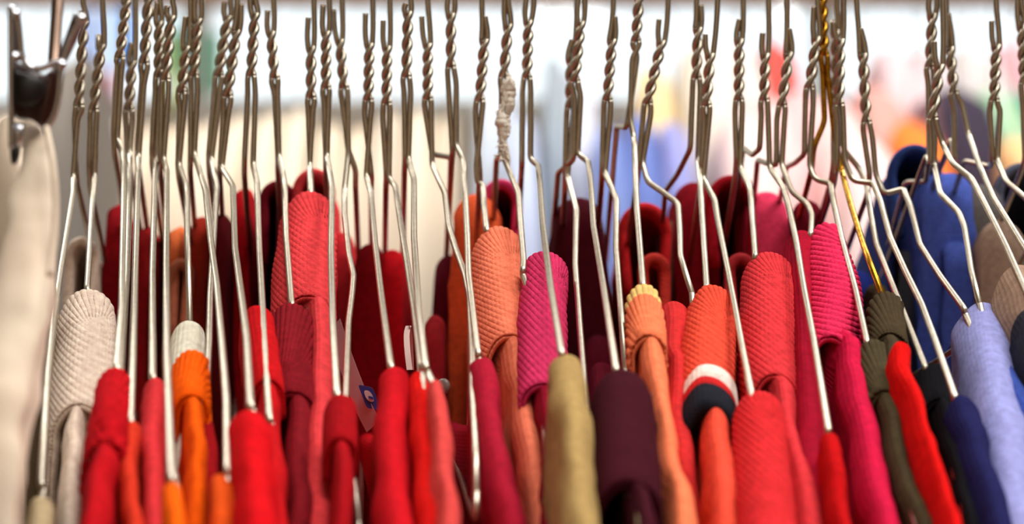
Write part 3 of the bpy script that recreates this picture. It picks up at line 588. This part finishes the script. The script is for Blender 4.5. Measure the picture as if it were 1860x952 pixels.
# the rail they all hang on, with its end posts
rl = root('clothes_rail', (0, .75, 0), 'chrome rail carrying the row of wire hangers', 'rail')
MB().tube([(-1.0, .75, RAILZ), (1.0, .75, RAILZ)], .0145, 20).build('rail_tube', CHROME, rl)
for sx in (-1, 1): MB().tube([(sx*.99, .75, RAILZ), (sx*.99, .75, 0)], .0145, 16).build('post', CHROME, rl)

# ------------------------------------------------------------------ fluff round one neck
fl = MB(); rnd = random.Random(3)
def lump(p0, p1, rs):
    n = len(rs)*4; pts = []; rr_ = []
    for i in range(n+1):
        t = i/n; f = t*(len(rs)-1); j = min(int(f), len(rs)-2); r_ = rs[j]*(1-(f-j))+rs[j+1]*(f-j)
        pts.append(p0.lerp(p1, t)+Vector((rnd.uniform(-1, 1), rnd.uniform(-1, 1), 0))*.0002); rr_.append(r_*rnd.uniform(.95, 1.2))
    fl.tube(pts, rr_, 12)
lump(P(925, 134, .75), P(921, 214, .75), [.0006, .0022, .0026, .0024, .0020, .0008])
lump(P(909, 196, .748), P(914, 262, .748), [.0005, .0018, .0023, .0019, .0015, .0006])
lump(P(915, 250, .748), P(924, 305, .748), [.0006, .0014, .0013, .0005])
lump(P(924, 215, .748), P(918, 255, .748), [.0005, .0012, .0014, .0006])
for i in range(46):
    t = rnd.random(); c = P(922-t*10+rnd.uniform(-9, 9), 140+t*150, .748+rnd.uniform(-.002, .001))
    pts = [c]; d = Vector((rnd.uniform(-.7, .7), rnd.uniform(-1, .5), rnd.uniform(-1.6, .6)))
    for j in range(4):
        d = (d+Vector((rnd.uniform(-1, 1), rnd.uniform(-1, 1), rnd.uniform(-1, 1)))*.7); pts.append(pts[-1]+d.normalized()*.0008)
    fl.tube(chaikin(pts, 1), .00016+.0002*rnd.random(), 5)
o = fl.build('fluff', mat('white_fluff', (252, 244, 228), .95), origin=P(915, 200, .748))
tag(o, 'tuft of white fluff stuck on the neck of one wire hanger', 'fluff', kind='stuff')

# ------------------------------------------------------------------ tags
def strip(pts, wv, th=.0004):
    mb = MB(); pts = [Vector(p) for p in chaikin(pts, 2)]; wv = Vector(wv)
    n = len(pts); b = 0
    for p in pts:
        mb.v += [p-wv/2, p+wv/2, p+wv/2+Vector((0, th, 0)), p-wv/2+Vector((0, th, 0))]
    for i in range(n-1):
        a = i*4
        for q in range(4): mb.f.append((a+q, a+(q+1) % 4, a+4+(q+1) % 4, a+4+q))
    mb.f.append((0, 3, 2, 1)); a = (n-1)*4; mb.f.append((a, a+1, a+2, a+3))
    return mb
tg = root('care_tag', P(612, 610, .70), 'long white care tag with a blue square emblem, hanging behind the small dark red top', 'tag')
tm = mat('satin_tag', (226, 196, 196), .45)
strip([P(606, 590, .706), P(622, 640, .700), P(640, 690, .694), P(660, 740, .690), P(678, 775, .689)], P(652, 640, .69)-P(628, 662, .695)).build('ribbon', tm, tg, smooth=False)
cen = P(672, 722, .6890); ax = (P(688, 712, .689)-P(660, 704, .689)).normalized()
up = Vector((-.35, 0, .94)); axx = Vector((.93, 0, -.2))
def plate(name, c, w, hgt, dy, m, parent, cut=.25):
    mb = MB(); N = []
    for q in range(24):
        a = 2*math.pi*q/24; ca, sa = math.cos(a), math.sin(a)
        N.append(c+axx*(w/2*math.copysign(abs(ca)**cut, ca))+up*(hgt/2*math.copysign(abs(sa)**cut, sa)))
    mb.v = [p+Vector((0, dy-.00015, 0)) for p in N]+[p+Vector((0, dy+.00015, 0)) for p in N]; n = len(N)
    mb.f = [tuple(range(n)), tuple(range(2*n-1, n-1, -1))]+[(i, i+n, (i+1) % n+n, (i+1) % n) for i in range(n)]
    return mb.build(name, m, parent, smooth=False)
blue = mat('emblem_blue', (52, 52, 132), .5)
em = plate('emblem', cen, .0056, .0086, -.0012, blue, tg)
plate('emblem_mark', cen+up*.0006, .0030, .0042, -.0018, tm, em, .8); plate('emblem_bar', cen+up*.0002+axx*.0006, .0018, .0010, -.0023, blue, em, .3)
tg2 = root('size_tag', P(742, 600, .69), 'small folded white paper tag with a black mark above the broad red top', 'tag')
pm = mat('paper_tag', (232, 206, 196), .6)
strip([P(742, 592, .69), P(738, 606, .688), P(740, 640, .685), P(744, 672, .684)], (.0019, .0016, 0)).build('tag_front', pm, tg2, smooth=False)
strip([P(742, 592, .69), P(746, 606, .692), P(748, 640, .692), P(749, 672, .691)], (.0012, -.002, 0)).build('tag_back', pm, tg2, smooth=False)
bt = MB()
c0 = P(804, 702, .70)
bt.tube([c0+Vector((.0006, .0008, 0)), c0+Vector((0, 0, 0)), c0+Vector((-.0003, -.0004, 0))], [.0028, .0028, .0020], 20)
bo = bt.build('button', mat('pearl_button', (150, 146, 138), .3), origin=c0); tag(bo, 'pale pearl button in the dark gap right of the dusty coral top', 'button')

# ------------------------------------------------------------------ trousers on a clip hanger, far left
def cloth(name, c0, c1):
    m = noise_mat(name, c0, c1, 28, .85); nt = m.node_tree; b = nt.nodes['Principled BSDF']; n = nd(m, 'ShaderNodeTexNoise'); n.inputs['Scale'].default_value = 1500
    tc = nd(m, 'ShaderNodeTexCoord'); nt.links.new(tc.outputs['Object'], n.inputs['Vector']); bp = nd(m, 'ShaderNodeBump'); bp.inputs['Distance'].default_value = .0002
    nt.links.new(n.outputs[0], bp.inputs['Height']); nt.links.new(bp.outputs[0], b.inputs['Normal']); return m
def PT(x, y, Y): return P(x, y, Y-.085)
tr = root('beige_trousers', PT(62, 215, .655), 'faded beige trousers clamped in the brown clip at the far left', 'trousers')
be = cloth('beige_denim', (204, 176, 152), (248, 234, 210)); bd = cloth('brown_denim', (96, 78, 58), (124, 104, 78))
def raw(st): return [(PT(x, y, Y).x, Y-.085, PT(x, y, Y).z, w/F*(Y-.085)) for x, y, w, Y in st]
r, u = drape_rows(raw([(58, 214, 12, .672), (64, 250, 26, .664), (60, 360, 48, .652), (40, 470, 52, .636), (20, 570, 52, .622), (-4, 680, 52, .606), (-16, 780, 54, .595), (-24, 900, 58, .585), (-30, 1060, 64, .58)]), 60, .014, 1.0, 14, 8, fold=.0, seed=4, flare=0, lump=.002)
mm = MB(); mm.grid(r, u); mm.build('front_leg', be, tr)
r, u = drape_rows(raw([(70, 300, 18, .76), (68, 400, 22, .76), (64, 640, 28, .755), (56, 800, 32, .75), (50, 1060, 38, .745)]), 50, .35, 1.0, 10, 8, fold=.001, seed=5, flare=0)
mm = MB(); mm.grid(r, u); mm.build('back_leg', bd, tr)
r, u = drape_rows(raw([(14, 212, 16, .69), (14, 300, 24, .68), (10, 500, 30, .67), (6, 1000, 30, .66)]), 40, .3, 1.0, 10, 6, fold=.001, seed=6, flare=0)
mm = MB(); mm.grid(r, u); mm.build('waistband', be, tr)
MB().tube(chaikin([PT(84, 232, .655), PT(98, 300, .642), PT(103, 400, .636), PT(90, 500, .622)], 2), .0009, 8).build('seam', be, tr)
cl = root('clip_hanger', PT(65, 120, .66), 'dark brown clip hanger with chrome-edged jaws gripping the beige trousers', 'hanger')
horn = mat('brown_horn', (58, 26, 18), .22); blk = mat('black_pad', (14, 12, 12), .4)
def slab(pts, th, r0):
    mb = MB(); mb.tube(chaikin(pts, 2), r0, 10); return mb
def profile(name, pts, Y, th, m, parent):
    pts = [PT(x, y, Y) for x, y in pts]; c = sum(pts, Vector())/len(pts)
    rings = []
    for dy, k in ((-th, .86), (-th*.7, 1.0), (th*.7, 1.0), (th, .86)): rings.append([c+(p-c)*k+Vector((0, dy, 0)) for p in chaikin(pts+[pts[0]], 2)[:-1]])
    mb = MB(); n = len(rings[0])
    for q in rings: mb.v += q
    for i in range(3):
        for j in range(n): a = i*n+j; b = i*n+(j+1) % n; mb.f.append((a, a+n, b+n, b))
    mb.f += [tuple(range(n)), tuple(range(4*n-1, 3*n-1, -1))]
    return mb.build(name, m, parent)
profile('jaw', [(24, 112), (60, 122), (82, 142), (110, 118), (104, 190), (84, 238), (60, 216), (24, 216)], .665, .004, horn, cl)
profile('grip_pad', [(28, 126), (62, 136), (84, 150), (78, 186), (50, 196), (26, 188)], .659, .003, blk, cl)
profile('lever', [(16, 12), (30, 14), (36, 60), (38, 112), (20, 108), (19, 60)], .663, .0022, horn, cl)
profile('lever', [(136, 24), (154, 36), (142, 66), (116, 122), (100, 128), (106, 104)], .663, .0022, horn, cl)
for pts in ([(20, 10), (20, 110), (21, 270)], [(148, 28), (128, 70), (112, 110), (104, 200), (82, 236)], [(30, 18), (36, 60), (40, 112), (66, 128), (92, 118), (110, 112)]):
    MB().tube(chaikin([PT(x, y, .6585) for x, y in pts], 2), .0010, 8).build('chrome_edge', CHROME, cl)
for c in ((24, 26), (144, 34), (24, 104), (108, 118)):
    MB().tube([PT(c[0], c[1]-8, .6575), PT(c[0]+3, c[1]+8, .6575)], [.0016, .0018], 10).build('lever_tip', CHROME, cl)
profile('clip_foot', [(20, 264), (36, 262), (33, 290), (22, 304)], .66, .002, blk, cl)
MB().tube([PT(35, 222, .66), PT(32, 268, .66)], .0014, 10).build('clip_spring', CHROME, cl)
rod = mat('brown_metal', (120, 98, 84), .3, .8)
zt = RAILZ; xx = PT(106, 0, .70).x
hk = [PT(97, 118, .675), PT(99, 90, .678), PT(105, 0, .685), PT(109, -60, .69), PT(112, -140, .70), Vector((PT(112, -30, .735).x, .728, zt-.022))]
xr = hk[-1].x
for i in range(0, 13): a = math.radians(215-i*18); hk.append(Vector((xr, .75+.0165*math.cos(a), zt+.0165*math.sin(a))))
MB().tube(chaikin(hk, 2), .0019, 12).build('hook', rod, cl)

# ------------------------------------------------------------------ far racks
def far(x, row, w, Y, c, label, cat='garment', group=None, name='hanging_garment', open_=0):
    p = P(x, row, Y); hw = w/F*Y
    rt = root(name, p, label, cat, group)
    st = [(p.x, p.y-.17, p.z-.95, hw*1.05), (p.x, p.y-.165, p.z-.35, hw*1.05), (p.x, p.y-.15, p.z-.10, hw*1.02), (p.x, p.y-.10, p.z-.045, hw), (p.x, p.y-.02, p.z-.005, hw*.8), (p.x, p.y+.02, p.z-.005, hw*.8), (p.x, p.y+.10, p.z-.045, hw), (p.x, p.y+.16, p.z-.1, hw), (p.x, p.y+.17, p.z-.9, hw)]
    r, u = drape_rows(st, 26, .75, 1.0, 5, 4, fold=.003, seed=int(x))
    m = noise_mat('far_cloth', c, [min(255, v*1.06+3) for v in c], 9, .9)
    mb = MB(); mb.grid(r, u); mb.build('body', m, rt)
    mb = MB(); mb.tube([(p.x-.0, p.y, p.z-.01), (p.x, p.y, p.z+.12)]+[(p.x, p.y-.02+.02*math.cos(a), p.z+.125+.02*math.sin(a)) for a in (.3, .9, 1.5, 2.1, 2.8)], .0012, 6)
    mb.build('hook', STEEL, rt)
rr = random.Random(11)
x = 20
crs = [(232, 216, 192), (224, 206, 182), (236, 222, 204), (228, 210, 190)]
while x < 860:
    if not (110 < x < 175):
        far(x, 196+rr.uniform(-16, 22), 26+rr.uniform(-3, 5), 2.5+rr.uniform(-.03, .03), crs[rr.randrange(4)], 'cream garment on the far rack, thrown far out of focus behind the wires', 'garment', 'cream garments on the far rack')
    x += 50+rr.uniform(-6, 8)
far(148, 85, 30, 2.2, (120, 112, 104), 'grey-brown garment on the far rack behind the clip hanger')
FA = [(905, 60, 34, (206, 214, 226), 'pale grey-blue garment on the far rack behind the fluffy hanger neck'),
 (950, 200, 26, (186, 196, 222), 'light steel-blue garment on the far rack behind the middle'),
 (1005, 90, 20, (150, 160, 168), 'slate grey garment on the far rack left of the pale bright patch'),
 (1048, 110, 30, (208, 210, 222), 'very pale lilac garment on the far rack'),
 (1105, 215, 30, (110, 128, 186), 'denim blue garment on the far rack, nearer the middle'),
 (1160, 195, 28, (98, 116, 182), 'deeper denim blue garment on the far rack'),
 (1218, 205, 28, (140, 142, 196), 'lavender blue garment on the far rack beside the denim ones'),
 (1185, 110, 34, (236, 206, 150), 'yellow and orange tinted garment high on the far rack'),
 (1275, 60, 36, (222, 212, 198), 'beige garment on the far rack behind the leaning hanger'),
 (1335, 70, 34, (214, 206, 200), 'greyish beige garment on the far rack'),
 (1404, 62, 22, (206, 74, 66), 'red garment far behind, seen between two twisted necks'),
 (1345, 190, 36, (234, 206, 200), 'pale pink garment on the far rack, its edge over the red loops'),
 (1395, 165, 34, (232, 190, 188), 'rosy pink garment on the far rack'),
 (1450, 150, 34, (228, 176, 176), 'blush pink garment on the far rack right of the red one'),
 (1510, 165, 34, (236, 196, 192), 'pale salmon garment on the far rack'),
 (1585, 140, 34, (206, 150, 140), 'dusty terracotta garment on the far rack'),
 (1560, 230, 40, (238, 206, 204), 'soft pink garment behind the brass-coloured wire'),
 (1620, 75, 34, (212, 190, 194), 'mauve grey garment under the window strip'),
 (1670, 150, 26, (104, 70, 74), 'dark brown garment on the far rack'),
 (1652, 205, 36, (250, 122, 40), 'glowing orange garment on the far rack above the navy sweater'),
 (1735, 145, 46, (44, 32, 52), 'dark aubergine garment on the far rack'),
 (1680, 80, 30, (200, 186, 188), 'light grey-pink garment under the window strip'),
 (1760, 75, 40, (196, 190, 188), 'light grey garment under the window strip'),
 (1802, 150, 24, (160, 196, 160), 'pale green garment on the far rack'),
 (1846, 148, 26, (0, 138, 112), 'teal green garment on the far rack'),
 (1838, 66, 30, (226, 170, 178), 'pink garment under the window strip at the right edge'),
 (1848, 236, 30, (226, 186, 130), 'sandy tan garment low on the far rack')]
for i, (x, row, w, c, lb) in enumerate(FA):
    if x > 1220: w *= 1.35
    far(x, row, w, 2.55-(row/476)*.75-.02*(i % 3), c, lb)
frl = root('back_rail', (0, 2.5, 0), 'rail of the far rack, hidden above the cream garments', 'rail')
MB().tube([(-3.2, 2.5, CZ+.36), (3.2, 2.5, CZ+.36)], .014, 12).build('rail_tube', CHROME, frl)
for sx in (-1, 1): MB().tube([(sx*3.19, 2.5, CZ+.36), (sx*3.19, 2.5, 0)], .014, 12).build('post', CHROME, frl)
